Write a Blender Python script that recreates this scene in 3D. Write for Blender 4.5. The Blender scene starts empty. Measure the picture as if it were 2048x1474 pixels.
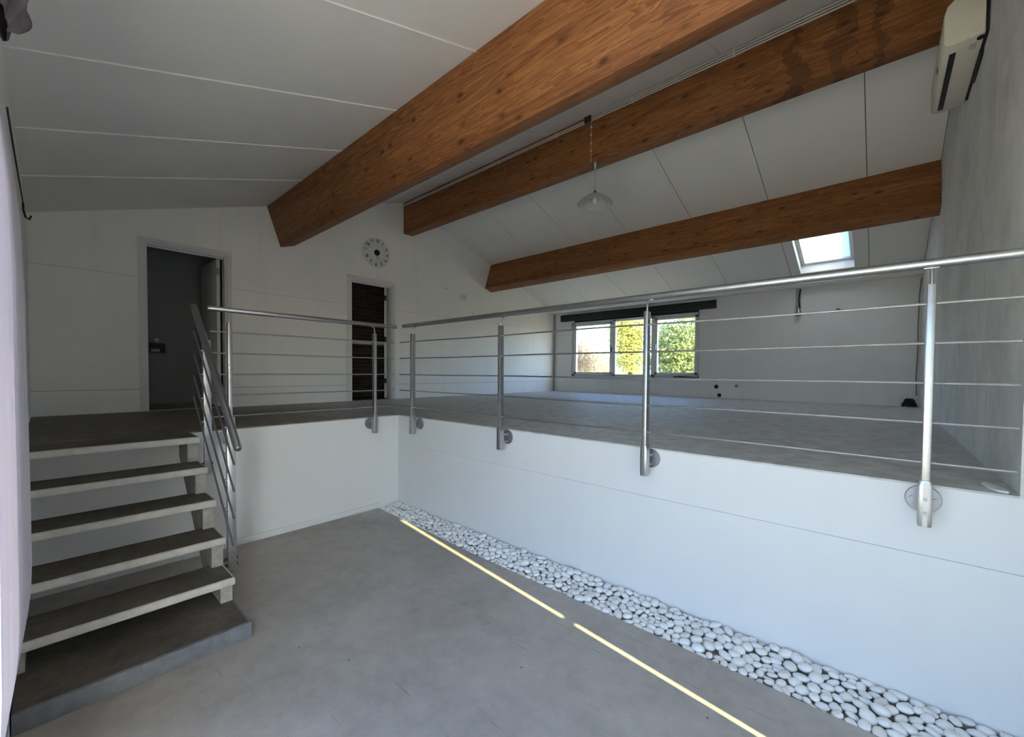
import bpy, bmesh, math, random
import numpy as np
from mathutils import Vector, Matrix, noise as mnoise

random.seed(7)
rng = np.random.default_rng(7)
S = bpy.context.scene
C = S.collection
R = math.radians

# ------------------------------------------------------------------ camera
F_PX, CY, YAW, PITCH, ROLL, CAM_Z = 827.33, 764.55, 41.773, -1.467, 0.400, 1.530
cam_d = bpy.data.cameras.new('camera')
cam_d.sensor_fit = 'HORIZONTAL'
cam_d.sensor_width = 36.0
cam_d.lens = F_PX / 2048 * 36.0
cam_d.shift_y = (CY - 737) / 2048
cam_d.clip_start = 0.01
cam = bpy.data.objects.new('camera', cam_d)
C.objects.link(cam)
_a, _p, _r = R(YAW), R(PITCH), R(ROLL)
_fw = Vector((-math.sin(_a) * math.cos(_p), math.cos(_a) * math.cos(_p), math.sin(_p)))
_rt = Vector((math.cos(_a), math.sin(_a), 0))
_up = _rt.cross(_fw)
_rt2 = math.cos(_r) * _rt + math.sin(_r) * _up
_up2 = -math.sin(_r) * _rt + math.cos(_r) * _up
_m = Matrix((_rt2, _up2, -_fw)).transposed().to_4x4()
_m.translation = (0, 0, CAM_Z)
cam.matrix_world = _m
S.camera = cam

# ------------------------------------------------------------------ world, sun, exposure
SUN_AZ, SUN_EL = 7.1, 25.0          # the sun shines towards -x, turned 7 degrees to +y
SKY_STRENGTH, SUN_STRENGTH = 0.64, 17.0
S.view_settings.view_transform = 'Standard'
S.view_settings.look = 'None'
S.view_settings.exposure = 1.10
S.view_settings.gamma = 1.0
S.view_settings.use_curve_mapping = False

w = bpy.data.worlds.new('world')
S.world = w
w.use_nodes = True
nt = w.node_tree
bg = nt.nodes['Background']
sky = nt.nodes.new('ShaderNodeTexSky')
sky.sky_type = 'NISHITA'
sky.sun_disc = False
sky.sun_elevation = R(SUN_EL)
sky.sun_rotation = R(90 + SUN_AZ)
sky.air_density = 1.0
sky.dust_density = 1.0
sky.ozone_density = 1.0
tint = nt.nodes.new('ShaderNodeMix')
tint.data_type = 'RGBA'
tint.blend_type = 'MULTIPLY'
tint.inputs[0].default_value = 1.0
tint.inputs[7].default_value = (.84, .96, 1.16, 1)
nt.links.new(sky.outputs['Color'], tint.inputs[6])
nt.links.new(tint.outputs[2], bg.inputs['Color'])
bg.inputs['Strength'].default_value = SKY_STRENGTH

sun_d = bpy.data.lights.new('sun', 'SUN')
sun_d.energy = SUN_STRENGTH
sun_d.angle = R(0.45)
sun_d.color = (1.0, 0.83, 0.40)
sun = bpy.data.objects.new('sun', sun_d)
C.objects.link(sun)
_sd = Vector((-math.cos(R(SUN_EL)) * math.cos(R(SUN_AZ)), math.cos(R(SUN_EL)) * math.sin(R(SUN_AZ)), -math.sin(R(SUN_EL))))
sun.rotation_euler = _sd.to_track_quat('-Z', 'Y').to_euler()
sun.location = (12, -2, 8)


def portal(name, loc, sx, sy, rx):
    d = bpy.data.lights.new(name, 'AREA')
    d.shape = 'RECTANGLE'
    d.size, d.size_y = sx, sy
    d.cycles.is_portal = True
    o = bpy.data.objects.new(name, d)
    o.location = loc
    o.rotation_euler = (rx, 0, 0)
    C.objects.link(o)


# ------------------------------------------------------------------ key dimensions (metres)
H = 1.026                 # gallery floor above the lower floor
XG, XR = -6.556, 0.440    # gable wall face, right wall face
XR2 = 0.750               # right wall face of the lower level, set back from the gallery
YN, YF = -0.130, 9.026    # near wall face, far wall face
XL, YR = -4.158, 2.682    # faces of the two low walls that carry the gallery edge
RY, RZ, SL = 4.44, 4.615, 0.326   # ridge line and roof slope
NRM = math.sqrt(1 + SL * SL)
OPX0, OPX1, OPZ = -2.02, 0.66, 2.84   # glazed opening in the near wall
WX0, WX1, WZ0, WZ1 = -6.01, -2.84, 1.43, 2.80   # far window
SKX0, SKX1, SKY0, SKY1 = -1.085, -0.35, 7.28, 8.64


def roof_z(y):
    return RZ - SL * abs(y - RY)


portal('portal_near', ((OPX0 + OPX1) / 2, YN - 0.46, OPZ / 2), OPX1 - OPX0, OPZ, R(90))
portal('portal_far', ((WX0 + WX1) / 2, YF + 0.30, (WZ0 + WZ1) / 2), WX1 - WX0, WZ1 - WZ0, R(-90))
portal('portal_roof', ((SKX0 + SKX1) / 2, (SKY0 + SKY1) / 2 + .09, roof_z((SKY0 + SKY1) / 2) + 0.30), SKX1 - SKX0, (SKY1 - SKY0) * NRM, -math.atan(SL))


# ------------------------------------------------------------------ mesh helpers
class MB:
    def __init__(self, M=None):
        self.v, self.f, self.M = [], [], M

    def add(self, verts, faces):
        n = len(self.v)
        for p in verts:
            p = Vector(p)
            self.v.append(self.M @ p if self.M else p)
        self.f += [tuple(i + n for i in f) for f in faces]
        return self

    def box(self, x0, x1, y0, y1, z0, z1):
        vs = [(x, y, z) for z in (z0, z1) for y in (y0, y1) for x in (x0, x1)]
        return self.add(vs, [(0, 2, 3, 1), (4, 5, 7, 6), (0, 1, 5, 4), (2, 6, 7, 3), (0, 4, 6, 2), (1, 3, 7, 5)])

    def prism(self, pts, axis, a, b):
        """2D outline in the two other axes (in x, y, z order), extruded along axis from a to b."""
        def P(p, t):
            return {0: (t, p[0], p[1]), 1: (p[0], t, p[1]), 2: (p[0], p[1], t)}[axis]
        n = len(pts)
        vs = [P(p, a) for p in pts] + [P(p, b) for p in pts]
        fs = [tuple(range(n)), tuple(range(2 * n - 1, n - 1, -1))]
        fs += [(i, (i + 1) % n, n + (i + 1) % n, n + i) for i in range(n)]
        return self.add(vs, fs)

    def tube(self, pts, r, n=12, cap=True):
        pts = [Vector(p) for p in pts]
        rs = r if isinstance(r, (list, tuple)) else [r] * len(pts)
        vs, fs = [], []
        u = None
        for i, p in enumerate(pts):
            if i == 0:
                d = pts[1] - pts[0]
            elif i == len(pts) - 1:
                d = pts[-1] - pts[-2]
            else:
                d = (pts[i + 1] - p).normalized() + (p - pts[i - 1]).normalized()
            d.normalize()
            if u is None:
                u = d.cross(Vector((0, 0, 1)) if abs(d.z) < .9 else Vector((1, 0, 0)))
            u = (u - d * u.dot(d)).normalized()
            v = d.cross(u)
            for k in range(n):
                a = 2 * math.pi * k / n
                vs.append(p + (u * math.cos(a) + v * math.sin(a)) * rs[i])
        for i in range(len(pts) - 1):
            for k in range(n):
                k2 = (k + 1) % n
                fs.append((i * n + k, i * n + k2, (i + 1) * n + k2, (i + 1) * n + k))
        if cap:
            fs.append(tuple(range(n - 1, -1, -1)))
            fs.append(tuple((len(pts) - 1) * n + k for k in range(n)))
        return self.add(vs, fs)

    def lathe(self, prof, c, n=32):
        """profile of (radius, z) turned about the vertical through c"""
        vs, fs = [], []
        for r, z in prof:
            for k in range(n):
                a = 2 * math.pi * k / n
                vs.append((c[0] + r * math.cos(a), c[1] + r * math.sin(a), c[2] + z))
        for i in range(len(prof) - 1):
            for k in range(n):
                k2 = (k + 1) % n
                fs.append((i * n + k, i * n + k2, (i + 1) * n + k2, (i + 1) * n + k))
        return self.add(vs, fs)

    def build(self, name, mat, parent=None, smooth=False, bevel=0, seg=2, auto=None, base=True):
        me = bpy.data.meshes.new(name)
        off = Vector((0, 0, 0))
        if parent is not None:
            off = world_loc(parent)
        elif base:
            xs = [p.x for p in self.v]; ys = [p.y for p in self.v]; zs = [p.z for p in self.v]
            off = Vector(((min(xs) + max(xs)) / 2, (min(ys) + max(ys)) / 2, min(zs)))
        me.from_pydata([p - off for p in self.v], [], self.f)
        bm = bmesh.new()
        bm.from_mesh(me)
        bmesh.ops.recalc_face_normals(bm, faces=bm.faces)
        if bevel:
            es = [e for e in bm.edges if len(e.link_faces) == 2 and e.calc_face_angle(0) > R(35)]
            bmesh.ops.bevel(bm, geom=es, offset=bevel, segments=seg, affect='EDGES', profile=0.5)
        bm.to_mesh(me)
        bm.free()
        if smooth or bevel:
            for p in me.polygons:
                p.use_smooth = True
            try:
                me.set_sharp_from_angle(angle=R(auto or 40))
            except Exception:
                pass
        me.materials.append(mat)
        o = bpy.data.objects.new(name, me)
        C.objects.link(o)
        if parent is not None:
            o.parent = parent
        else:
            o.location = off
        return o


def world_loc(o):
    v = Vector(o.location)
    while o.parent:
        o = o.parent
        v = v + Vector(o.location)
    return v


def tag(o, label, cat, group=None, kind=None):
    o['label'] = label
    o['category'] = cat
    if group:
        o['group'] = group
    if kind:
        o['kind'] = kind
    return o


def thing(name, loc, label, cat, group=None, kind=None):
    o = bpy.data.objects.new(name, None)
    o.empty_display_size = 0.1
    o.location = loc
    C.objects.link(o)
    return tag(o, label, cat, group, kind)


def slope_pt(side, x, y, t):
    """point on the ceiling plane, t metres into the room along its normal (side +1 far slope, -1 near slope)"""
    return (x, y - side * SL / NRM * t, RZ - SL * side * (y - RY) - t / NRM)


def slope_box(mb, side, x0, x1, y0, y1, t0, t1):
    vs = [slope_pt(side, x, y, t) for t in (t0, t1) for y in (y0, y1) for x in (x0, x1)]
    return mb.add(vs, [(0, 2, 3, 1), (4, 5, 7, 6), (0, 1, 5, 4), (2, 6, 7, 3), (0, 4, 6, 2), (1, 3, 7, 5)])


# ------------------------------------------------------------------ materials
def lin(r, g, b):
    return tuple(((c / 255) / 12.92 if c / 255 <= .04045 else ((c / 255 + .055) / 1.055) ** 2.4) for c in (r, g, b)) + (1,)


class N:
    """small node-graph builder"""
    def __init__(self, name):
        self.m = bpy.data.materials.new(name)
        self.m.use_nodes = True
        self.t = self.m.node_tree
        self.b = self.t.nodes['Principled BSDF']
        self.out = self.t.nodes['Material Output']

    def n(self, typ, **kw):
        nd = self.t.nodes.new(typ)
        for k, v in kw.items():
            if k.startswith('i_'):
                key = k[2:]
                nd.inputs[int(key) if key.isdigit() else key.replace('_', ' ')].default_value = v
            else:
                setattr(nd, k, v)
        return nd

    def l(self, a, b):
        self.t.links.new(a, b)

    def coord(self, scale=(1, 1, 1), loc=(0, 0, 0), src='Object'):
        tc = self.n('ShaderNodeTexCoord')
        mp = self.n('ShaderNodeMapping')
        mp.inputs['Scale'].default_value = scale
        mp.inputs['Location'].default_value = loc
        self.l(tc.outputs[src], mp.inputs['Vector'])
        return mp.outputs['Vector']

    def noise(self, vec, scale, detail=4, rough=.55, dist=0.0):
        nd = self.n('ShaderNodeTexNoise')
        nd.inputs['Scale'].default_value = scale
        nd.inputs['Detail'].default_value = detail
        nd.inputs['Roughness'].default_value = rough
        nd.inputs['Distortion'].default_value = dist
        self.l(vec, nd.inputs['Vector'])
        return nd.outputs['Fac']

    def ramp(self, fac, stops):
        nd = self.n('ShaderNodeValToRGB')
        el = nd.color_ramp.elements
        while len(el) < len(stops):
            el.new(.5)
        for e, (p, c) in zip(el, stops):
            e.position = p
            e.color = c if len(c) == 4 else tuple(c) + (1,)
        self.l(fac, nd.inputs['Fac'])
        return nd.outputs['Color']

    def mix(self, fac, a, b, mode='MIX'):
        nd = self.n('ShaderNodeMix', data_type='RGBA', blend_type=mode)
        for s, v in ((nd.inputs[0], fac), (nd.inputs[6], a), (nd.inputs[7], b)):
            if hasattr(v, 'links'):
                self.l(v, s)
            else:
                s.default_value = v
        return nd.outputs[2]

    def math(self, op, a, b=0.0, c=None):
        nd = self.n('ShaderNodeMath', operation=op)
        for s, v in zip(nd.inputs, (a, b, c)):
            if v is None:
                continue
            if hasattr(v, 'links'):
                self.l(v, s)
            else:
                s.default_value = v
        return nd.outputs[0]

    def bump(self, h, strength=.3, dist=.01):
        nd = self.n('ShaderNodeBump')
        nd.inputs['Strength'].default_value = strength
        nd.inputs['Distance'].default_value = dist
        self.l(h, nd.inputs['Height'])
        self.l(nd.outputs['Normal'], self.b.inputs['Normal'])

    def set(self, color=None, rough=None, metal=None, spec=None):
        if color is not None:
            if hasattr(color, 'links'):
                self.l(color, self.b.inputs['Base Color'])
            else:
                self.b.inputs['Base Color'].default_value = color
        if rough is not None:
            if hasattr(rough, 'links'):
                self.l(rough, self.b.inputs['Roughness'])
            else:
                self.b.inputs['Roughness'].default_value = rough
        if metal is not None:
            self.b.inputs['Metallic'].default_value = metal
        if spec is not None:
            self.b.inputs['Specular IOR Level'].default_value = spec
        return self.m


def plain(name, col, rough=.5, metal=0.0, spec=.5, var=0.0):
    k = N(name)
    if var:
        f = k.noise(k.coord(), 6, 4)
        d = tuple(c * (1 - var) for c in col[:3]) + (1,)
        return k.set(k.ramp(f, [(.35, d), (.65, col)]), rough, metal, spec)
    return k.set(col, rough, metal, spec)


def mat_paint(name, col, mott=.05, streak=0.0, bump=.12, scale=1.0, rough=.75, dirt=(.45, .42, .38, 1)):
    k = N(name)
    v = k.coord()
    f = k.noise(v, 2.2 * scale, 5, .6)
    c = k.ramp(f, [(.3, tuple(x * (1 - mott) for x in col[:3])), (.7, col)])
    if streak:
        vs = k.coord((5, 5, .35))
        fs = k.noise(vs, 1.3 * scale, 3, .5)
        mask = k.ramp(fs, [(.55, (0, 0, 0, 1)), (.78, (1, 1, 1, 1))])
        c = k.mix(k.math('MULTIPLY', mask, streak), c, dirt)
    k.set(c, rough, 0, .3)
    k.bump(k.noise(v, 90 * scale, 3, .6), bump, .002)
    return k.m


def mat_concrete(name, lo, mid, hi, scale=1.0, scratches=True, rough=.6, bump=.15, spec=.4):
    k = N(name)
    v = k.coord()
    f1 = k.noise(v, 1.1 * scale, 6, .62, .4)
    f2 = k.noise(v, 9 * scale, 5, .65)
    f = k.math('ADD', k.math('MULTIPLY', f1, .62), k.math('MULTIPLY', f2, .38))
    c = k.ramp(f, [(.36, lo), (.5, mid), (.64, hi)])
    sp = k.noise(v, 130 * scale, 2, .5)
    c = k.mix(k.math('MULTIPLY', k.ramp(sp, [(.5, (0, 0, 0, 1)), (.75, (1, 1, 1, 1))]), .18), c, tuple(x * .55 for x in mid[:3]) + (1,))
    if scratches:
        # scuffs: thin stretched cells in several directions, and sparse dark specks
        for ang, off in ((35, 0.0), (105, 3.7), (160, 8.1)):
            tc = k.n('ShaderNodeTexCoord')
            mp = k.n('ShaderNodeMapping')
            mp.inputs['Rotation'].default_value = (0, 0, R(ang))
            mp.inputs['Scale'].default_value = (2.2, 42, 1)
            mp.inputs['Location'].default_value = (off, off * 2, 0)
            k.l(tc.outputs['Object'], mp.inputs['Vector'])
            vo = k.n('ShaderNodeTexVoronoi')
            vo.inputs['Scale'].default_value = 1.0
            k.l(mp.outputs['Vector'], vo.inputs['Vector'])
            sel = k.n('ShaderNodeSeparateColor')
            k.l(vo.outputs['Color'], sel.inputs['Color'])
            pick = k.math('GREATER_THAN', sel.outputs[0], .86)
            near = k.math('LESS_THAN', vo.outputs['Distance'], .16)
            c = k.mix(k.math('MULTIPLY', k.math('MULTIPLY', k.math('MULTIPLY', pick, near), k.ramp(f2, [(.4, (0, 0, 0, 1)), (.6, (1, 1, 1, 1))])), .42), c, tuple(x * .45 for x in lo[:3]) + (1,))
        vd = k.n('ShaderNodeTexVoronoi')
        vd.inputs['Scale'].default_value = 5.0
        k.l(v, vd.inputs['Vector'])
        c = k.mix(k.math('MULTIPLY', k.math('LESS_THAN', vd.outputs['Distance'], .035), .6), c, (.02, .02, .02, 1))
    k.set(c, rough, 0, spec)
    k.bump(f2, bump, .004)
    return k.m


def mat_wood(name, stain=None):
    """glued laminated spruce: lamellae stacked along local z, grain along local x"""
    k = N(name)
    tc = k.n('ShaderNodeTexCoord')
    sp = k.n('ShaderNodeSeparateXYZ')
    k.l(tc.outputs['Object'], sp.inputs[0])
    lam = k.math('FLOOR', k.math('DIVIDE', sp.outputs['Z'], .095))
    wn = k.n('ShaderNodeTexWhiteNoise', noise_dimensions='2D')
    cb = k.n('ShaderNodeCombineXYZ')
    k.l(lam, cb.inputs[0])
    piece = k.math('FLOOR', k.math('ADD', k.math('DIVIDE', sp.outputs['X'], 2.3), k.math('MULTIPLY', lam, .37)))
    k.l(piece, cb.inputs[1])
    k.l(cb.outputs[0], wn.inputs['Vector'])
    shift = wn.outputs['Value']
    # grain coordinates with an offset for each lamella
    gx = k.math('ADD', k.math('MULTIPLY', sp.outputs['X'], .55), k.math('MULTIPLY', shift, 37.0))
    gv = k.n('ShaderNodeCombineXYZ')
    k.l(gx, gv.inputs[0])
    k.l(k.math('MULTIPLY', sp.outputs['Y'], 9), gv.inputs[1])
    k.l(k.math('MULTIPLY', sp.outputs['Z'], 9), gv.inputs[2])
    g1 = k.noise(gv.outputs[0], 1.6, 4, .55, 1.2)
    rings = k.math('FRACT', k.math('MULTIPLY', g1, 7.0))
    g2 = k.noise(gv.outputs[0], 6, 4, .6)
    fac = k.math('ADD', k.math('MULTIPLY', rings, .40), k.math('MULTIPLY', g2, .60))
    c = k.ramp(fac, [(.22, (.165, .056, .018)), (.5, (.290, .112, .037)), (.78, (.400, .175, .062))])
    tint = k.ramp(shift, [(.0, (.84, .80, .76)), (.55, (1, 1, 1)), (1.0, (1.14, 1.12, 1.05))])
    c = k.mix(1.0, c, tint, 'MULTIPLY')
    # knots
    kv = k.n('ShaderNodeCombineXYZ')
    k.l(k.math('MULTIPLY', sp.outputs['X'], 3.6), kv.inputs[0])
    k.l(k.math('MULTIPLY', sp.outputs['Y'], 7.5), kv.inputs[1])
    k.l(k.math('MULTIPLY', sp.outputs['Z'], 7.5), kv.inputs[2])
    vo = k.n('ShaderNodeTexVoronoi')
    vo.inputs['Scale'].default_value = 1.0
    vo.inputs['Randomness'].default_value = 1.0
    k.l(kv.outputs[0], vo.inputs['Vector'])
    kn = k.ramp(vo.outputs['Distance'], [(.08, (1, 1, 1)), (.13, (.35, .35, .35)), (.24, (0, 0, 0))])
    c = k.mix(k.math('MULTIPLY', kn, .85), c, (.055, .018, .006, 1))
    if stain:       # old water runs down the face
        sx = k.math('ADD', sp.outputs['X'], k.math('MULTIPLY', k.math('SUBTRACT', k.noise(tc.outputs['Object'], 5, 3), .5), .5))
        for x_, w_, a_ in stain:
            inside = k.math('LESS_THAN', k.math('ABSOLUTE', k.math('SUBTRACT', sx, x_)), w_)
            c = k.mix(k.math('MULTIPLY', inside, a_), c, (.075, .024, .012, 1))
    k.set(c, .62, 0, .35)
    k.bump(g2, .12, .003)
    return k.m


def mat_glass(name, tint=(.93, .96, .96, 1), gloss=.06):
    k = N(name)
    tr = k.n('ShaderNodeBsdfTransparent')
    tr.inputs['Color'].default_value = tint
    gl = k.n('ShaderNodeBsdfGlossy')
    gl.inputs['Roughness'].default_value = .02
    mx = k.n('ShaderNodeMixShader')
    mx.inputs[0].default_value = gloss
    k.l(tr.outputs[0], mx.inputs[1])
    k.l(gl.outputs[0], mx.inputs[2])
    k.l(mx.outputs[0], k.out.inputs['Surface'])
    return k.m


def mat_translucent(name, col, trans=.5, col2=None, noise_scale=6):
    k = N(name)
    df = k.n('ShaderNodeBsdfDiffuse')
    tl = k.n('ShaderNodeBsdfTranslucent')
    f = k.noise(k.coord(), noise_scale, 3)
    c = k.ramp(f, [(.3, col2 or col), (.7, col)])
    k.l(c, df.inputs['Color'])
    k.l(c, tl.inputs['Color'])
    mx = k.n('ShaderNodeMixShader')
    mx.inputs[0].default_value = trans
    k.l(df.outputs[0], mx.inputs[1])
    k.l(tl.outputs[0], mx.inputs[2])
    k.l(mx.outputs[0], k.out.inputs['Surface'])
    return k.m


M = {}
M['wall'] = mat_paint('white wall paint', (.86, .85, .83, 1), .05, .10)
M['gable'] = mat_paint('white gable paint', (.89, .86, .82, 1), .03, .10, dirt=(.40, .37, .36, 1))
M['low_wall'] = mat_paint('white low wall paint', (.75, .745, .74, 1), .025, .10, .08, dirt=(.60, .57, .53, 1))
M['ceiling'] = mat_paint('pale grey ceiling board', (.85, .81, .765, 1), .03, 0, .10)
M['bead'] = mat_paint('white joint bead', (.78, .77, .75, 1), .02, 0, .02)
M['joint'] = plain('dark joint', (.16, .15, .14, 1), .9)
M['crack'] = plain('pale joint', (.42, .41, .40, 1), .9)
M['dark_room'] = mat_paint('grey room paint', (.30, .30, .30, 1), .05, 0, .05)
M['floor'] = mat_concrete('polished concrete', (.34, .315, .285, 1), (.425, .395, .36, 1), (.50, .47, .43, 1))
k = N('brown to grey gallery concrete')
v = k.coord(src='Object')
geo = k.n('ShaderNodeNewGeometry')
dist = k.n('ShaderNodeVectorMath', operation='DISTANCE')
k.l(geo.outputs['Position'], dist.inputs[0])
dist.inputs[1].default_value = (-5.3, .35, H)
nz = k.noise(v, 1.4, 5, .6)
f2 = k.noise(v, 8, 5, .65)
msk = k.ramp(k.math('ADD', k.math('MULTIPLY', dist.outputs['Value'], .27), k.math('MULTIPLY', k.math('SUBTRACT', nz, .5), .45)), [(.26, (0, 0, 0, 1)), (1.0, (1, 1, 1, 1))])  # brown by the stairs, turning grey with distance along the gallery
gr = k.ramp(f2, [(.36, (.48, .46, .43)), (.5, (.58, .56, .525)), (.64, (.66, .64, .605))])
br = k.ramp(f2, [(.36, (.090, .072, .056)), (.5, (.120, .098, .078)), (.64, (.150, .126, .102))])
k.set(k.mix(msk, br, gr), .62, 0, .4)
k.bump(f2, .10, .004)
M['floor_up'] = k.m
M['tread'] = mat_concrete('cast concrete', (.46, .435, .40, 1), (.57, .545, .51, 1), (.67, .65, .615, 1), 2.2, False, .85, .5, .2)
M['stringer'] = mat_concrete('grey cast concrete', (.27, .255, .235, 1), (.37, .35, .325, 1), (.47, .45, .42, 1), 3.5, False, .85, .5, .2)
M['tread_top'] = mat_concrete('dark brown concrete', (.080, .070, .058, 1), (.120, .106, .088, 1), (.165, .148, .125, 1), 2.5, False, .8, .3, .2)
M['slab'] = mat_concrete('blue grey concrete', (.11, .115, .13, 1), (.16, .168, .19, 1), (.21, .22, .245, 1), 2.0, False, .8, .3, .3)
M['wood'] = mat_wood('glulam spruce')
M['wood_stained'] = mat_wood('stained glulam spruce', [(2.42, .055, .55), (2.75, .08, .40), (2.98, .03, .5)])
M['sand'] = mat_concrete('sandy bed', (.36, .31, .25, 1), (.47, .42, .35, 1), (.57, .53, .46, 1), 4, False, .95, .6, .1)
M['frame'] = plain('white window frame', (.80, .80, .79, 1), .45, 0, .5)
M['casing'] = plain('white door casing', (.74, .71, .70, 1), .5, 0, .4, .04)
M['leaf'] = plain('white door leaf', (.72, .71, .70, 1), .5, 0, .4, .04)
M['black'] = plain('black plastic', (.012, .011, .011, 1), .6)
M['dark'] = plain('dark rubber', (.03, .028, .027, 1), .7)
M['print'] = plain('black print', (.02, .018, .017, 1), .8)
M['greyprint'] = plain('grey print', (.22, .21, .20, 1), .8)
M['cream'] = plain('aged cream plastic', (.70, .65, .54, 1), .45, 0, .4, .08)
M['white_pl'] = plain('white plastic', (.78, .77, .74, 1), .4)
M['grey_pl'] = plain('grey plastic', (.42, .41, .39, 1), .55)
M['conduit'] = plain('pale conduit plastic', (.66, .62, .58, 1), .5)
M['chrome'] = plain('polished steel', (.70, .70, .70, 1), .14, 1.0)
M['clock'] = plain('clock face', (.76, .74, .71, 1), .5)
M['bulb'] = plain('milky bulb glass', (.85, .83, .80, 1), .2)
M['brown'] = plain('dark brown cloth', (.06, .035, .030, 1), .9, 0, .2, .3)
M['trunk'] = plain('tree bark', (.10, .075, .055, 1), .9, 0, .2, .3)
M['glass'] = mat_glass('window glass')
M['frost'] = mat_translucent('dusty roof glass', (.74, .77, .79, 1), .92, (.69, .73, .76, 1), 9)
M['shade'] = mat_translucent('alabaster glass shade', (.82, .80, .77, 1), .45, (.66, .64, .62, 1), 18)
M['curtain'] = mat_translucent('lilac white voile', (.80, .755, .82, 1), .32, (.785, .74, .805, 1), 2)
M['blind'] = mat_translucent('pale blind fabric', (.84, .84, .90, 1), .42, (.82, .82, .88, 1), 3)
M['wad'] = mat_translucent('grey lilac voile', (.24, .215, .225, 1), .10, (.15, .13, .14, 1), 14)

k = N('brushed steel')
fb = k.noise(k.coord((4, 4, 4)), 6, 2)
k.set(k.ramp(fb, [(.3, (.47, .475, .48)), (.7, (.54, .54, .545))]), .36, 1.0)
M['steel'] = k.m
k = N('dull steel')
k.set((.36, .37, .38, 1), .38, 1.0)
M['rail_dull'] = k.m
k = N('satin steel plate')
k.set((.34, .34, .37, 1), .48, 1.0)
M['plate'] = k.m

k = N('rough plaster')                      # right wall: patchy render with trickled white runs
v = k.coord()
f = k.math('ADD', k.math('MULTIPLY', k.noise(v, 1.6, 5, .6, .6), .72), k.math('MULTIPLY', k.noise(v, 9, 3, .6), .28))
c = k.ramp(f, [(.36, (.58, .56, .53)), (.52, (.70, .68, .65)), (.66, (.79, .775, .75))])
runs = k.noise(k.coord((1, 15, .9)), 1.0, 0, .5)
c = k.mix(k.math('MULTIPLY', k.ramp(runs, [(.70, (0, 0, 0)), (.745, (1, 1, 1))]), .5), c, (.80, .79, .78, 1))
k.set(c, .9, 0, .2)
k.bump(f, .35, .01)
M['plaster'] = k.m

k = N('dark brick')
oi = k.n('ShaderNodeObjectInfo')
c = k.ramp(oi.outputs['Random'], [(0, (.030, .022, .018)), (.5, (.055, .040, .032)), (1, (.085, .065, .052))])
f = k.noise(k.coord(), 30, 4, .6)
k.set(k.mix(.4, c, k.ramp(f, [(.3, (.02, .015, .012)), (.7, (.11, .085, .07))])), .9, 0, .2)
k.bump(f, .5, .006)
M['brick'] = k.m
M['mortar'] = plain('pale mortar', (.15, .13, .115, 1), .95, 0, .1, .3)

k = N('white pebble')
oi = k.n('ShaderNodeObjectInfo')
c = k.ramp(oi.outputs['Random'], [(0, (.70, .66, .61)), (.08, (.84, .82, .79)), (.6, (.88, .87, .86)), (1, (.92, .92, .92))])
f = k.noise(k.coord(), 22, 4, .6)
k.set(k.mix(.35, c, k.ramp(f, [(.3, (.76, .74, .71)), (.7, (.92, .92, .92))])), .7, 0, .3)
k.bump(f, .15, .003)
M['pebble'] = k.m


def mat_leaf(name, a, b, t=.45):
    return mat_translucent(name, a + (1,), t, b + (1,), 1.2)


M['leaf_green'] = mat_leaf('green leaves', (.36, .40, .19), (.17, .23, .10))
M['leaf_yellow'] = mat_leaf('yellow green leaves', (.56, .54, .20), (.36, .38, .14))
M['leaf_autumn'] = mat_leaf('pale autumn leaves', (.62, .50, .36), (.46, .36, .25))
M['ground'] = plain('dry grass ground', (.34, .30, .20, 1), .95, 0, .1, .4)
M['reflector'] = plain('pale bounce paving', (.86, .79, .70, 1), .9, 0, .2, .10)
M['hill'] = plain('hazy hill', (.34, .39, .41, 1), .95, 0, 0, .2)

# ================================================================== SETTING
# ---- lower floor and pebble trench
mb = MB()
mb.prism([(XL, YN - .41), (XR2 + .20, YN - .41), (XR2 + .20, 2.295), (-1.0, 2.335), (-2.5, 2.350), (XL, 2.430)], 2, -.12, 0)
tag(mb.build('floor', M['floor']), 'grey polished concrete floor of the lower level', 'floor', kind='structure')
mb = MB()
mb.box(XL, XR2, 2.20, YR, -.14, -.034)
tag(mb.build('trim_1', M['sand']), 'sandy bed under the white pebbles along the low wall', 'trench', kind='structure')
# ---- gallery floor (L-shaped top layer)
mb = MB()
mb.prism([(XG - .02, YN), (XL, YN), (XL, YR), (XR, YR), (XR, YF), (XG - .02, YF)], 2, H - .010, H)
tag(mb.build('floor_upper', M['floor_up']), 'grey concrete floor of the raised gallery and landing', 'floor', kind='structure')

# ---- low walls under the gallery edge
lw = thing('wall_gallery_front', (-1.9, YR + .1, -.1), 'long white low wall carrying the front edge of the gallery', 'wall', kind='structure')
for z0, z1, dy in ((-.10, .6942, 0), (.6958, H - .010, .0008)):
    MB().box(XL - .10, XR2, YR + dy, YR + .14, z0, z1).build('panel', M['low_wall'], lw)
MB().box(XL - .1, XR2, YR + .006, YR + .13, .690, .700).build('joint', M['crack'], lw)
lw = thing('wall_gallery_side', (XL - .1, 1.2, -.1), 'short white low wall under the landing beside the stairs', 'wall', kind='structure')
MB().box(XL - .14, XL, YN, YR + .12, -.10, H - .010).build('panel', M['low_wall'], lw)
mb = MB().box(XL, XL + .012, .70, YR - .24, 0, .058)
tag(mb.build('baseboard_left', M['low_wall'], bevel=.002), 'white skirting along the foot of the low wall by the stairs', 'skirting', kind='structure')

# ---- gable wall (clock wall): core plus boarded courses with joints
D1 = (.775, 1.600)      # door opening 1 in y
D2 = (3.335, 4.105)     # door opening 2 in y
DZ = 3.045


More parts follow.
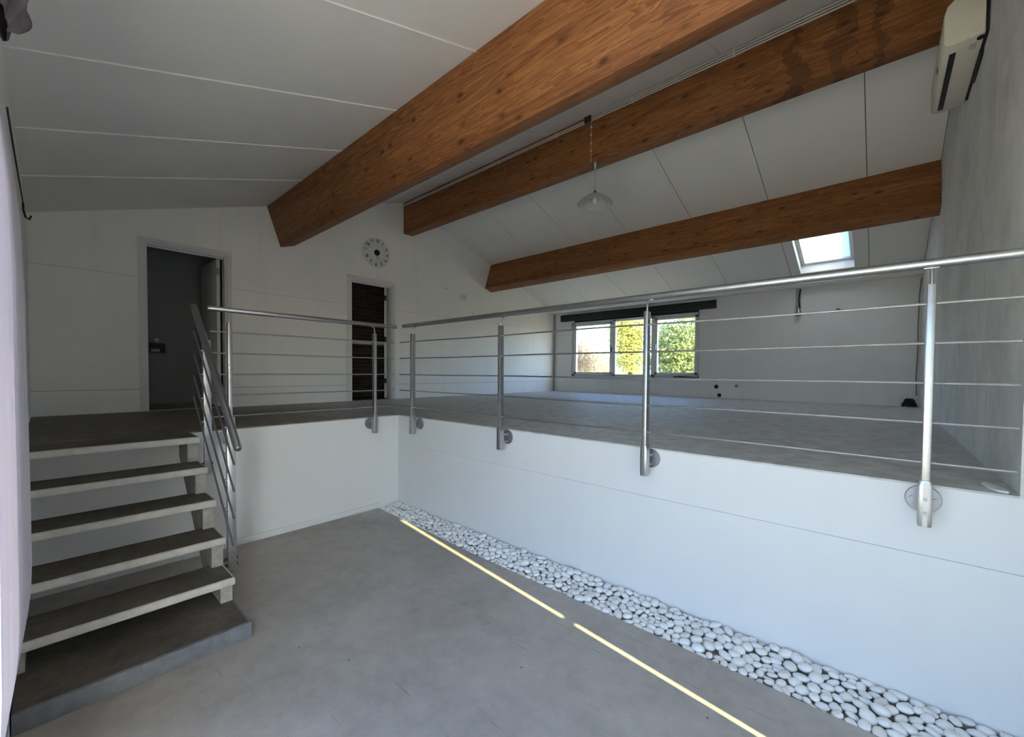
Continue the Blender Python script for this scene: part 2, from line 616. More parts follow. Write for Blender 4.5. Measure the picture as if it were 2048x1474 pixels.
def gable_course(mb, x0, x1, z0, z1):
    """a course between z0 and z1 (z1 None = up to the roof) with the doors left open"""
    ys = sorted([YN - .3, D1[0], D1[1], D2[0], D2[1], RY, YF + .3])
    for a, b in zip(ys[:-1], ys[1:]):
        door = (abs(a - D1[0]) < 1e-6 or abs(a - D2[0]) < 1e-6)
        lo = max(z0, DZ) if door else z0
        if z1 is None:
            mb.prism([(a, lo), (b, lo), (b, roof_z(b) + .015), (a, roof_z(a) + .015)], 0, x0, x1)
        elif z1 > lo:
            mb.box(x0, x1, a, b, lo, z1)


wl = thing('wall_left', (XG - .1, 4.4, H), 'white painted gable wall with two doorways and a clock', 'wall', kind='structure')
mb = MB(); gable_course(mb, XG - .13, XG - .006, .80, None); mb.build('wall_core', M['joint'], wl)
for z0, z1 in ((.80, 1.2885), (1.2925, 2.6185), (2.6215, None)):
    mb = MB(); gable_course(mb, XG - .0065, XG, z0, z1); mb.build('panel', M['gable'], wl)

# ---- far wall with window opening
wb = MB()
for x0, x1, z0, z1 in ((XG - .13, WX0, .8, 3.10), (WX1, XR + .15, .8, 3.10), (WX0, WX1, .8, WZ0), (WX0, WX1, WZ1, 3.10)):
    wb.box(x0, x1, YF, YF + .22, z0, z1)
tag(wb.build('wall_back', M['wall']), 'white far wall with the long low window', 'wall', kind='structure')
mb = MB().prism([(8.80, roof_z(8.80) + .004), (8.80, 3.10), (8.86, 3.062), (YF + .2, 3.062), (YF + .2, roof_z(YF + .2) + .004)], 0, XG, XR)
tag(mb.build('trim_2', M['ceiling']), 'grey boxed plate where the far slope meets the far wall', 'trim', kind='structure')
tag(MB().box(XG, XG + .035, YF - .05, YF, H, 3.06).build('trim_3', M['grey_pl']), 'narrow grey corner trunking between gable wall and far wall', 'trim', kind='structure')

# ---- right wall; its lower part has a door left ajar (out of frame) that lets the sun streak in
DY0, DY1, DZT = .15, 2.45, 2.135
RT = .16
wr = MB()
wr.prism([(YR, H - .010), (YF + .2, H - .010), (YF + .2, roof_z(YF + .2) + .02), (RY, RZ + .02), (YR, roof_z(YR) + .02)], 0, XR, XR2 + RT)
wr.box(XR2, XR2 + RT, YR, YR + .14, -.1, H - .010)
for y0, y1, z0 in ((YN - .36, DY0, -.1), (DY0, DY1, DZT), (DY1, YR, -.1)):
    wr.prism([(y0, z0), (y1, z0), (y1, roof_z(y1) + .02), (y0, roof_z(y0) + .02)], 0, XR2, XR2 + RT)
tag(wr.build('wall_right', M['plaster']), 'rough grey plastered wall on the right', 'wall', kind='structure')
d3 = thing('door_3', (XR2 + .12, 1.30, 0), 'glazed side door with drawn pale blinds to the right of the camera', 'door', kind='structure')
MB().box(XR2 + .098, XR2 + .102, DY0, 1.15, .012, DZT).build('blind', M['blind'], d3)
MB().box(XR2 + .090, XR2 + .102, 1.15, 1.8180, .0, DZT).build('leaf', M['leaf'], d3)
MB().box(XR2 + .090, XR2 + .102, 1.8445, DY1, .0, DZT).build('leaf', M['leaf'], d3)
MB().box(XR2 + .085, XR2 + .115, 1.80, 1.86, 1.040, 1.076).build('rail', M['steel'], d3)
MB().box(XR2 + .06, XR2 + .15, DY0, DY1, -.1, 0).build('threshold', M['slab'], d3)
MB().box(XR2 + .128, XR2 + .132, DY0, DY1, .0, DZT).build('pane', M['glass'], d3)

# ---- near wall with the large glazed opening the daylight comes through
wf = MB()
for x0, x1, z0, z1 in ((XG - .13, OPX0, -.1, None), (OPX1, XR2, -.1, None), (OPX0, OPX1, OPZ, None)):
    wf.box(x0, x1, YN - .41, YN, z0, roof_z(YN) + .01)
wf.box(OPX0, OPX1, YN - .41, YN, -.12, 0)
tag(wf.build('wall_front', M['wall']), 'white near wall with the tall glazed opening behind the curtain', 'wall', kind='structure')
w2 = thing('window_2', ((OPX0 + OPX1) / 2, YN - .3, 0), 'tall glazed garden door behind the camera', 'window', kind='structure')
for x0, x1, z0, z1 in ((OPX0, OPX0 + .05, 0, OPZ), (OPX1 - .05, OPX1, 0, OPZ), (OPX0, OPX1, 0, .05), (OPX0, OPX1, OPZ - .05, OPZ), (-.925, -.875, 0, OPZ)):
    MB().box(x0, x1, YN - .34, YN - .28, z0, z1).build('window_frame', M['frame'], w2)
for x0, x1 in ((OPX0 + .05, -.925), (-.875, OPX1 - .05)):
    MB().box(x0, x1, YN - .312, YN - .308, .05, OPZ - .05).build('pane', M['glass'], w2)

# ---- ceiling: roof slab, boards, joint beads
ce = thing('ceiling', (-3, RY, RZ), 'pale grey boarded ceiling sloping down on both sides of the ridge', 'ceiling', kind='structure')
mb = MB()
slope_box(mb, -1, XG - .15, XR2 + RT, YN - .75, RY, -.25, -.0125)
mb.build('roof_slab', M['joint'], ce)
mb = MB()
X0, X1 = XG - .15, XR2 + RT
slope_box(mb, 1, X0, SKX0, RY, YF + .45, -.25, -.0125)
slope_box(mb, 1, SKX1, X1, RY, YF + .45, -.25, -.0125)
slope_box(mb, 1, SKX0, SKX1, RY, SKY0, -.25, -.0125)
slope_box(mb, 1, SKX0, SKX1, SKY1, YF + .45, -.25, -.0125)
mb.build('roof_slab', M['joint'], ce)
MB().box(X0, X1, RY - .2, RY + .2, RZ + .1, RZ + .34).build('ridge_cap', M['joint'], ce)
seams = [XG, -6.365, -5.335, -4.305, -3.275, -2.245, -1.215, -.185, XR]
for a, b in zip(seams[:-1], seams[1:]):
    mb = MB(); slope_box(mb, -1, a + .001, XR2 if b == XR else b - .001, YN - .03, RY, -.013, 0); mb.build('ceiling_panel', M['ceiling'], ce)
    mb = MB()
    g = .004
    if a < SKX0 < b:
        slope_box(mb, 1, a + g, SKX0, RY, YF, -.013, 0)
        slope_box(mb, 1, SKX1, b - g, RY, YF, -.013, 0)
        slope_box(mb, 1, SKX0, SKX1, RY, SKY0, -.013, 0)
        slope_box(mb, 1, SKX0, SKX1, SKY1, YF, -.013, 0)
    else:
        slope_box(mb, 1, a + g, b - g, RY, YF, -.013, 0)
    mb.build('ceiling_panel', M['ceiling'], ce)
for x in seams[2:-1]:
    p0, p1 = slope_pt(-1, x, YN, .003), slope_pt(-1, x, RY - .1, .003)
    MB().tube([p0, p1], .0060, 8).build('joint_bead', M['ceiling'], ce, smooth=True)
mb = MB(); slope_box(mb, 1, XG, XG + .09, RY + .1, YF - .2, 0, .016); mb.build('edge_strip', M['ceiling'], ce)

# ---- roof window
rw = thing('window_3', ((SKX0 + SKX1) / 2, SKY1, roof_z(SKY1)), 'white roof window in the far slope below the third beam', 'window', kind='structure')
t = .010
for nm, x0, x1, y0, y1 in (('lining', SKX0, SKX0 + t, SKY0, SKY1), ('lining', SKX1 - t, SKX1, SKY0, SKY1), ('lining', SKX0, SKX1, SKY1 - t, SKY1), ('lining', SKX0, SKX1, SKY0, SKY0 + t)):
    mb = MB(); slope_box(mb, 1, x0, x1, y0, y1, -.24, .002); mb.build(nm, M['frame'], rw)
f = .055
for x0, x1, y0, y1 in ((SKX0 + t, SKX0 + t + f, SKY0, SKY1), (SKX1 - t - f, SKX1 - t, SKY0, SKY1), (SKX0 + t, SKX1 - t, SKY1 - t - f, SKY1 - t), (SKX0 + t, SKX1 - t, SKY0 + t, SKY0 + t + f)):
    mb = MB(); slope_box(mb, 1, x0, x1, y0, y1, -.20, -.145); mb.build('window_frame', M['cream'] if x1 - x0 < .1 else M['frame'], rw, bevel=.006)
mb = MB(); slope_box(mb, 1, SKX0 + t + f, SKX1 - t - f, SKY0 + t + f, SKY1 - t - f, -.178, -.172); mb.build('pane', M['frost'], rw)

# ---- far window
w1 = thing('window_1', ((WX0 + WX1) / 2, YF + .1, WZ0), 'white framed three-light window in the far wall', 'window', kind='structure')
fy0, fy1 = YF + .05, YF + .12
for x0, x1, z0, z1 in ((WX0, WX0 + .07, WZ0, WZ1), (WX1 - .05, WX1, WZ0, WZ1), (WX0, WX1, WZ0, WZ0 + .055), (WX0, WX1, WZ1 - .05, WZ1),
                       (-4.87, -4.79, WZ0, WZ1), (-3.90, -3.81, WZ0, WZ1)):
    MB().box(x0, x1, fy0, fy1, z0, z1).build('window_frame', M['frame'], w1, bevel=.005)
for x0, x1 in ((WX0 + .07, -4.87), (-4.79, -3.90), (-3.81, WX1 - .05)):
    MB().box(x0, x1, fy1 - .04, fy1 - .034, WZ0 + .055, WZ1 - .05).build('pane', M['glass'], w1)
for x0, x1 in ((WX0 + .07, -4.87), (-3.81, WX1 - .05)):      # opening sashes
    for a, b, c_, d_ in ((x0, x0 + .055, WZ0 + .055, WZ1 - .05), (x1 - .055, x1, WZ0 + .055, WZ1 - .05), (x0, x1, WZ0 + .055, WZ0 + .105), (x0, x1, WZ1 - .10, WZ1 - .05)):
        MB().box(a, b, fy0 - .022, fy1 - .01, c_, d_).build('sash', M['frame'], w1, bevel=.004)
MB().box(WX0 - .02, WX1 + .03, YF - .03, YF + .05, WZ0 - .028, WZ0).build('window_sill', M['frame'], w1, bevel=.004)
MB().box(-3.80, -3.775, fy0 - .05, fy0 - .02, 2.05, 2.17).build('handle', M['white_pl'], w1, bevel=.004)
MB().box(-4.89, -4.865, fy0 - .05, fy0 - .02, 2.02, 2.14).build('handle', M['dark'], w1, bevel=.004)

# ---- rooms behind the gable wall
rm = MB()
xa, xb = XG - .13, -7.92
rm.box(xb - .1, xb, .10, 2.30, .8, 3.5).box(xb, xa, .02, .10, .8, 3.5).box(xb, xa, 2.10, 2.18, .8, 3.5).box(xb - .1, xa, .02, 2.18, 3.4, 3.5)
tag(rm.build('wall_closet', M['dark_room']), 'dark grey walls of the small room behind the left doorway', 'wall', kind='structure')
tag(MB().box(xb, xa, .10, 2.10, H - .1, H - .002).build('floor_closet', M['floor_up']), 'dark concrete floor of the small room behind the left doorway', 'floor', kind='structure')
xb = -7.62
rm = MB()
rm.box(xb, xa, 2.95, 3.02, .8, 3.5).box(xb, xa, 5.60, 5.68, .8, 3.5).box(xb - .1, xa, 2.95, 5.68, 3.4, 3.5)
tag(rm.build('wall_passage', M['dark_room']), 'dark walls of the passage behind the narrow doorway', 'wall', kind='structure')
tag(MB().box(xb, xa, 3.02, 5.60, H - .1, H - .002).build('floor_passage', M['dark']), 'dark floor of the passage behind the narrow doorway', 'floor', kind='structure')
wbk = thing('wall_brick', (xb - .06, 4.3, H), 'dark brick wall seen through the narrow doorway', 'wall', kind='structure')
MB().box(xb - .14, xb, 2.95, 5.68, .8, 3.5).build('mortar', M['mortar'], wbk)
bl, bh, bj = .210, .066, .011
proto = None
for r in range(31):
    z = H + .005 + r * (bh + bj)
    for cidx in range(11):
        y = 3.30 + cidx * (bl + bj) + (.11 if r % 2 else 0)
        if y + bl > 5.55 or z + bh > 3.38:
            continue
        p = Vector((xb + random.uniform(.004, .011), y + bl / 2, z + bh / 2))
        if proto is None:
            bp = MB().box(-.03, 0, -bl / 2, bl / 2, -bh / 2, bh / 2).build('brick', M['brick'], None, bevel=.004, seg=1, base=False)
            proto = bp
        else:
            bp = proto.copy()
            C.objects.link(bp)
        bp.parent = wbk
        bp.location = p - world_loc(wbk)


# ---- doors in the gable wall
def door(idx, label, y0, y1, angle, hinges, knob, cas):
    d = thing('door_%d' % idx, (XG, (y0 + y1) / 2, H), label, 'door', kind='structure')
    for a, b, z0, z1 in ((y0 - cas, y0, H, DZ), (y1, y1 + cas, H, DZ), (y0 - cas, y1 + cas, DZ, DZ + cas)):
        MB().box(XG - .002, XG + .010, a, b, z0, z1).build('casing', M['casing'], d, bevel=.002)
    for a, b, z0, z1 in ((y0, y0 + .022, H, DZ), (y1 - .022, y1, H, DZ), (y0 + .022, y1 - .022, DZ - .022, DZ)):
        MB().box(XG - .135, XG - .002, a, b, z0, z1).build('jamb', M['casing'], d, bevel=.002)
    MB().box(XG - .075, XG - .050, y0 + .022, y1 - .022, DZ - .040, DZ - .022).build('stop', M['casing'], d)
    # leaf turned about the hinge into the room behind
    hx, hy = XG - .150, y1 - (.078 if idx == 1 else .066)
    wd = y1 - y0 - .09
    lf = MB(Matrix.Translation((hx, hy, 0)) @ Matrix.Rotation(-R(angle), 4, 'Z')).box(-.040, 0, -wd, 0, H + .012, DZ - .026).build('leaf', M['leaf'], d, bevel=.002)
    for z in hinges:
        mh = MB(Matrix.Translation((hx, hy, 0)) @ Matrix.Rotation(-R(angle), 4, 'Z'))
        mh.box(-.036, .0, -.001, .004, z - .045, z + .045)
        mh.tube([(.003, .004, z - .05), (.003, .004, z + .05)], .007, 8)
        mh.build('hinge', M['rail_dull'] if idx == 1 else M['black'], lf)
    if knob:
        mk = MB(Matrix.Translation((hx, hy, 0)) @ Matrix.Rotation(-R(angle), 4, 'Z'))
        mk.box(-.052, -.040, -.50, -.44, knob - .03, knob + .02)
        mk.box(-.075, -.052, -.49, -.45, knob - .015, knob + .005)
        mk.build('hook', M['black'], lf)
    return d


door(1, 'white door standing open inwards in the wide left doorway', D1[0], D1[1], 88, (1.25, 2.85), 2.66, .058)
door(2, 'white door folded back in the narrow doorway under the clock', D2[0], D2[1], 124, (1.35, 2.10, 2.84), None, .066)

# ================================================================== THINGS
# ---- roof beams
def beam(label, bx, ang, wd, ht, top, mat='wood'):
    """bx: (y, z) of the middle of the top face; ang: tilt about x"""
    L = XR - XG
    mb = MB().box(-L / 2, L / 2, -wd / 2, wd / 2, -ht, top)
    me_o = mb.build('roof_beam', M[mat], None, bevel=.006, base=False)
    me_o.location = ((XR + XG) / 2, bx[0], bx[1])
    me_o.rotation_euler = (ang, 0, 0)
    return tag(me_o, label, 'beam', 'glued timber roof beams')


a_s = math.atan(SL)
yc = 2.19
beam('broad knotty orange timber beam nearest the stairs, tilted with the near slope', (yc, roof_z(yc)), a_s, .205, .565, -.001)
beam('timber ridge beam carrying the cable conduits and the hanging lamp', (RY, RZ - .032), 0, .195, .555, 0, 'wood_stained')
yc = 6.70
beam('lowest timber beam on the far slope, just above the roof window', (yc, roof_z(yc)), -a_s, .205, .58, -.001)

# ---- electric conduits on the ridge beam
yb = RY - .0975
for i, (z, x0) in enumerate(((4.515, XG + .01), (4.540, XG + .01), (4.565, -2.64))):
    c_ = thing('conduit', (x0, yb, z), ('lowest', 'middle', 'topmost and shortest')[i] + ' of the grey cable conduits along the ridge beam', 'conduit', 'cable conduits')
    MB().tube([(x0, yb - .010, z), (XR - .002, yb - .010, z)], .0085, 8).build('pipe', M['conduit'], c_, smooth=True)
    for q in range(7):
        xx = -6.2 + q * 1.02
        if xx > x0 + .05:
            MB().box(xx - .008, xx + .008, yb - .022, yb, z - .012, z + .012).build('clip', M['conduit'], c_)
jb = thing('junction_box', (-2.66, yb, 4.54), 'small dark junction box above the hanging lamp on the ridge beam', 'box')
MB().box(-2.72, -2.63, yb - .035, yb - .0205, 4.50, 4.575).build('cover', M['brown'], jb, bevel=.004)
MB().box(-2.715, -2.635, yb - .0205, yb, 4.553, 4.5745).build('back', M['brown'], jb)

# ---- pendant lamp
lx, ly = -2.61, RY - .05
zb = RZ - .032 - .555
pl = thing('pendant_lamp', (lx, ly, zb), 'hanging lamp with a white glass bowl shade under the ridge beam', 'lamp')
MB().lathe([(0, 0), (.040, 0), (.040, -.006), (.030, -.034), (.014, -.076), (.007, -.086), (0, -.086)], (lx, ly, zb), 24).build('ceiling_rose', M['plate'], pl, smooth=True)
MB().tube([(lx, ly, zb - .07), (lx, ly, 3.72)], .0035, 6).build('rod', M['grey_pl'], pl, smooth=True)
MB().lathe([(.004, .062), (.013, .056), (.024, .034), (.034, .0), (.0, .0)], (lx, ly, 3.652), 20).build('cap', M['rail_dull'], pl, smooth=True)
prof = []
for i in range(13):
    q = i / 12
    prof.append((.024 + (.212 - .024) * q, 0.118 * (1 - q ** 1.75)))
prof_in = [(max(.02, r - .005), z - .005) for r, z in prof[::-1]]
prof_in[0] = (.207, -.002)
MB().lathe(prof + prof_in, (lx, ly, 3.545), 48).build('lamp_shade', M['shade'], pl, smooth=True)
MB().lathe([(0, .0), (.020, .004), (.029, .020), (.030, .040), (.020, .068), (.013, .085), (.013, .115), (0, .115)], (lx, ly, 3.548), 20).build('bulb', M['bulb'], pl, smooth=True)
MB().tube([(lx - .03, yb - .006, 4.50), (lx - .028, yb - .006, zb + .002)], .004, 6).build('cord', M['grey_pl'], pl, smooth=True)
for z in (4.44, 4.35, 4.25, 4.16):
    MB().box(lx - .036, lx - .020, yb - .013, yb, z - .006, z + .006).build('cord_clip', M['white_pl'], pl)

# ---- air conditioner on the right wall
ac = thing('air_conditioner', (XR, 4.25, 3.585), 'aged cream air conditioner unit high on the right wall', 'air conditioner')
ay0, ay1, az = 3.785, 4.705, 3.585
prof = [(XR - .018, az + .012), (XR - .018, az + .29), (XR - .075, az + .295), (XR - .145, az + .285), (XR - .185, az + .25), (XR - .197, az + .20), (XR - .197, az + .03), (XR - .185, az + .006), (XR - .160, az)]
MB().prism(prof, 1, ay0, ay1).build('body', M['cream'], ac, bevel=.008)
MB().box(XR - .022, XR, ay0 + .03, ay1 - .03, az + .03, az + .27).build('mounting_plate', M['black'], ac)
MB().box(XR - .162, XR - .132, ay0 + .10, ay1 - .06, az - .0015, az + .012).build('air_slot', M['black'], ac)
MB().box(XR - .172, XR - .168, ay0 + .06, ay1 - .03, az + .002, az + .006).build('louvre', M['cream'], ac)
MB().box(XR - .075, XR - .045, ay0 + .07, ay0 + .13, az + .0003, az + .010).build('rating_plate', M['grey_pl'], ac)
MB().tube([(XR - .055, ay0 + .005, az + .055), (XR - .055, ay0 - .001, az + .055)], .024, 20).build('knockout', M['cream'], ac)
MB().lathe([(0, 0), (.016, 0), (.016, .012), (0, .012)], (XR - .035, ay0 + .035, az + .0005), 16).build('drain_hole', M['black'], ac)
MB().box(XR - .2005, XR - .1965, ay0 + .34, ay0 + .37, az + .035, az + .07).build('latch', M['black'], ac)
MB().tube([(XR - .012, ay0 + .02, az + .32), (XR - .010, ay0 + .10, az + .12), (XR - .012, ay0 + .22, az - .01), (XR - .008, ay0 + .55, az - .008)], .010, 8).build('cable', M['black'], ac, smooth=True)

# ---- clock
ck = thing('wall_clock', (XG, 3.80, 3.565), 'round white wall clock with black numerals and black hub above the narrow doorway', 'clock')
cy_, cz_, rad = 3.80, 3.565, .248
MC = Matrix.Translation((XG, cy_, cz_)) @ Matrix.Rotation(R(90), 4, 'Y')     # local z -> +x
MB(MC).lathe([(0, 0), (rad, 0), (rad, .010), (rad - .006, .014), (rad - .010, .012), (0, .012)], (0, 0, 0), 64).build('dial', M['clock'], ck, smooth=True, auto=25)
MB(MC).lathe([(rad - .004, .0135), (rad - .001, .0135), (rad - .001, .0145), (rad - .004, .0145)], (0, 0, 0), 64).build('rim', M['greyprint'], ck)
MB(MC).lathe([(.163, .0122), (.166, .0122), (.166, .0130), (.163, .0130)], (0, 0, 0), 64).build('minute_ring', M['greyprint'], ck)
MB(MC).lathe([(0, .012), (.050, .012), (.050, .030), (.046, .034), (0, .034)], (0, 0, 0), 32).build('hub', M['black'], ck, smooth=True)
tilt = R(4)


def clock_pt(deg, r):
    a = R(deg) + tilt
    return cy_ + math.sin(a) * r, cz_ + math.cos(a) * r


for i in range(1, 13):
    cu = bpy.data.curves.new('numeral', 'FONT')
    cu.body = str(i)
    cu.size = .072
    cu.align_x = 'CENTER'
    cu.align_y = 'CENTER'
    cu.extrude = .0006
    cu.offset = .0022
    to = bpy.data.objects.new('tmp', cu)
    C.objects.link(to)
    bpy.context.view_layer.update()
    me = bpy.data.meshes.new_from_object(to.evaluated_get(bpy.context.evaluated_depsgraph_get()))
    bpy.data.objects.remove(to)
    me.materials.clear()
    me.materials.append(M['print'])
    o = bpy.data.objects.new('numeral', me)
    C.objects.link(o)
    o.parent = ck
    yy, zz = clock_pt(30 * i, .203)
    # text x -> +y, text y -> +z, normal -> +x
    mt = Matrix(((0, 0, 1, 0), (1, 0, 0, 0), (0, 1, 0, 0), (0, 0, 0, 1)))
    rot = Matrix.Rotation(-tilt, 4, 'Z')
    o.matrix_local = Matrix.Translation((.0128, yy - cy_, zz - cz_)) @ mt @ rot
    y2, z2 = clock_pt(30 * i, .138)
    MB().box(XG + .0121, XG + .0128, y2 - .008, y2 + .008, z2 - .004, z2 + .004).build('hour_mark', M['greyprint'], ck)
MB().box(XG + .0121, XG + .0128, cy_ - .010, cy_ + .016, cz_ + .104, cz_ + .110).build('maker_mark', M['greyprint'], ck)


def hand(name, deg, ln, wd, x, mat):
    a = R(deg) + tilt
    d, s = (math.sin(a), math.cos(a)), (math.cos(a), -math.sin(a))
    pts = [(cy_ + s[0] * wd, cz_ + s[1] * wd), (cy_ + d[0] * ln, cz_ + d[1] * ln), (cy_ - s[0] * wd, cz_ - s[1] * wd)]
    MB().prism(pts, 0, x, x + .0012).build(name, mat, ck)


hand('minute_hand', 160, .185, .007, XG + .016, M['print'])
hand('hour_hand', 178, .140, .009, XG + .014, M['greyprint'])

# ---- railings
POST_TOP, ROD_Z, RAIL_Z = .900, (.815, .640, .465, .292, .116), .998


def post(parent, px, py, yaw):
    """side-mounted post; local x along the rail, local y towards the wall, origin on the floor level"""
    T = Matrix.Translation((px, py, H)) @ Matrix.Rotation(yaw, 4, 'Z')
    p = MB(T).box(-.015, .015, -.025, .025, -.165, POST_TOP).build('post', M['steel'], parent, bevel=.006)
    mb = MB(T)
    mb.prism([(-.023, -.168), (.023, -.168), (.023, .010), (.0155, .040), (-.0155, .040), (-.023, .010)], 1, -.030, .028)
    mb.build('post_shoe', M['steel'], p, bevel=.007)
    MB(T).box(-.008, .008, -.0315, -.0295, -.166, .03).build('shoe_strip', M['rail_dull'], p)
    mb = MB(T @ Matrix.Translation((0, .0955, -.068)) @ Matrix.Rotation(R(90), 4, 'X'))
    mb.lathe([(0, 0), (.062, 0), (.062, .006), (.060, .008), (0, .008)], (0, 0, 0), 36)
    mb.build('wall_plate', M['plate'], p, smooth=True)
    for z in (-.045, -.105):
        MB(T).tube([(0, -.036, z), (0, -.0315, z)], .007, 14).build('bolt', M['plate'], p, smooth=True)
        MB(T).tube([(0, .028, z), (0, .088, z)], .010, 10).build('spacer', M['steel'], p, smooth=True)
    for sx in (-.040, .040):
        MB(T).tube([(sx, .081, -.068), (sx, .088, -.068)], .008, 6).build('screw', M['plate'], p)
    MB(T).tube([(0, 0, POST_TOP - .01), (0, 0, POST_TOP + .040), (0, .010, POST_TOP + .062), (0, .030, POST_TOP + .070), (0, .036, RAIL_Z - .018)], .0065, 10).build('pin', M['steel'], p, smooth=True)
    MB(T).box(-.026, .026, .026, .046, RAIL_Z - .024, RAIL_Z - .017).build('saddle', M['steel'], p, bevel=.003)
    return p


rg = thing('railing', (-1.7, YR - .096, H), 'long stainless steel railing with five horizontal rods along the gallery edge', 'railing')
yp = YR - .0965
for x in (-3.73, -2.44, -1.14, .155):
    post(rg, x, yp, 0)
MB().tube([(-3.965, yp + .036, H + RAIL_Z), (-3.957, yp + .036, H + RAIL_Z), (XR + .12, yp + .036, H + RAIL_Z)], [.018, .0212, .0212], 20).build('handrail', M['steel'], rg, smooth=True, auto=50)
for q, z in enumerate(ROD_Z):
    pts = [(x, yp, H + z + .0025 * math.sin(x * 3 + q)) for x in np.linspace(-3.97, .415, 24)]
    MB().tube(pts, .0058, 8).build('rod', M['steel'], rg, smooth=True)
rg = thing('railing', (XL + .096, 1.7, H), 'short stainless steel railing with horizontal rods on the landing beside the stairs', 'railing')
xp = XL + .0965
for y in (1.005, 2.33):
    post(rg, xp, y, R(90))
MB().tube([(xp - .036, .865, H + RAIL_Z + .006), (xp - .036, .872, H + RAIL_Z + .006), (xp - .036, 2.615, H + RAIL_Z), (xp - .036, 2.622, H + RAIL_Z)], [.018, .0212, .0212, .018], 20).build('handrail', M['steel'], rg, smooth=True, auto=50)
for z in ROD_Z:
    MB().tube([(xp, .87, H + z), (xp, 1.7, H + z), (xp, 2.57, H + z)], .0058, 8).build('rod', M['steel'], rg, smooth=True)

# stair railing
rg = thing('railing', (-3.5, .80, .2), 'sloping stair railing with a thick dull steel handrail and four slanting rods', 'railing')
ra, rb = Vector((-4.08, .772, 2.034)), Vector((-2.958, .772, 1.043))
rd = (rb - ra).normalized()
MB().tube([ra - rd * .004, ra, rb, rb + rd * .010], [.019, .0222, .0222, .016], 20).build('handrail', M['rail_dull'], rg, smooth=True, auto=50)
for xp_, z0, z1 in ((-3.84, .725, 1.755), (-3.235, .175, 1.215)):
    p = MB().box(xp_ - .015, xp_ + .015, .778, .828, z0, z1).build('post', M['steel'], rg, bevel=.005)
    zr = ra.z + (xp_ - ra.x) / (rb.x - ra.x) * (rb.z - ra.z)
    MB().tube([(xp_, .803, z1 - .01), (xp_, .803, z1 + .018), (xp_, .792, zr - .004), (xp_, .780, zr - .004)], .009, 10).build('pin', M['steel'], p, smooth=True)
    for z in (z0 + .045, z0 + .085):
        MB().tube([(xp_, .752, z), (xp_, .778, z)], .010, 10).build('spacer', M['dark'], p, smooth=True)
        MB().tube([(xp_, .828, z), (xp_, .834, z)], .009, 12).build('bolt', M['black'], p, smooth=True)
ra4 = [((-4.02, 1.828), (-2.995, .940)), ((-4.03, 1.656), (-2.998, .770)), ((-4.04, 1.483), (-3.005, .597)), ((-4.05, 1.317), (-3.03, .420))]
for (a, b) in ra4:
    rod = MB().tube([(a[0], .760, a[1]), (b[0], .760, b[1])], .0062, 10).build('rod', M['rail_dull'], rg, smooth=True)
    for xp_ in (-3.84, -3.235):
        z = a[1] + (xp_ - a[0]) / (b[0] - a[0]) * (b[1] - a[1])
        MB().tube([(xp_, .766, z), (xp_, .780, z)], .009, 12).build('rod_holder', M['steel'], rod, smooth=True)

# ---- stairs
st = thing('staircase', (-3.5, .35, .09), 'open concrete staircase of five cast treads up to the landing', 'stairs')
TR = [(-2.95, .247), (-3.150, .442), (-3.368, .642), (-3.574, .834), (-3.812, 1.024)]
Y0, Y1 = YN + .004, .750
for i, (xf, zt) in enumerate(TR):
    xb_ = (XL + .001) if i == 4 else xf - .300
    mb = MB().prism([(xf - .006, zt), (xb_, zt), (xb_, zt - .048), (xf - .010, zt - .048), (xf, zt - .040), (xf, zt - .008)], 1, Y0, Y1)
    tr_ = mb.build('tread', M['tread'], st, bevel=.006)
    MB().box(xb_ + .002, xf - .016, Y0 + .002, Y1 - .012, zt - .001, zt + .0012).build('dark_top', M['tread_top'], tr_)  # thin darker brown layer over each tread
for ys0, ys1 in ((.682, .744), (-.1255, -.096)):
    pts = []
    zprev = .0915
    for (xf, zt) in TR:
        pts += [(xf - .045, zprev), (xf - .045, zt - .048)]
        zprev = zt - .048
    pts += [(XL + .001, TR[-1][1] - .048), (XL + .001, .836)]
    pts += [(-3.335, .0915)]
    MB().prism(pts, 1, ys0, ys1).build('stringer', M['stringer'], st)
cs = MB().box(-3.40, -2.655, YN + .004, .752, 0, .090).build('concrete_step', M['slab'], bevel=.005)
tag(cs, 'low blue grey concrete slab at the foot of the stairs', 'step')
MB().box(-3.39, -2.672, YN + .006, .738, .0895, .0912).build('dark_top', M['tread_top'], cs)  # dark layer; the shade under the treads is painted into it

# ---- curtain gathered at the left, pulled across the edge of the opening
def ratio(px):      # how far (y per metre of -x) the line of sight at image column px leans back
    return -math.tan(math.atan((1024 - px) / F_PX) - R(90 - YAW))


cu_ = thing('curtain', (-2.3, -.09, .1), 'lilac white curtain gathered at the left edge beside the stairs', 'curtain')
zs = np.linspace(.14, 2.95, 60)
edge_px = [(.14, -34), (.37, 0), (.46, 18), (.55, 30), (.65, 39), (.75, 43), (1.0, 46), (1.28, 49), (1.85, 54), (2.1, 49), (2.27, 39), (2.45, 22), (2.6, 4), (2.75, -10), (2.95, -22)]
ez, ep = zip(*edge_px)
nu = 150
verts, faces = [], []
for z in zs:
    e = ratio(np.interp(z, ez, ep))
    for j in range(nu):
        u = j / (nu - 1)
        x = -2.52 + u * 1.02
        ymax = e * abs(-2.40)
        amp = .024 * (.6 + .4 * math.sin(z * 1.7 + 1))
        ph = u * 46 + .5 * math.sin(z * 1.3) + .3 * math.sin(3 * u + z * 2.1)
        y = ymax - .010 + amp * math.sin(ph) * (1 - .5 * u) - .016 * u
        verts.append((x, max(y, YN + .004), z))
n1 = len(verts)
for i in range(len(zs) - 1):
    for j in range(nu - 1):
        faces.append((i * nu + j, i * nu + j + 1, (i + 1) * nu + j + 1, (i + 1) * nu + j))
mb = MB(); mb.add(verts, faces)
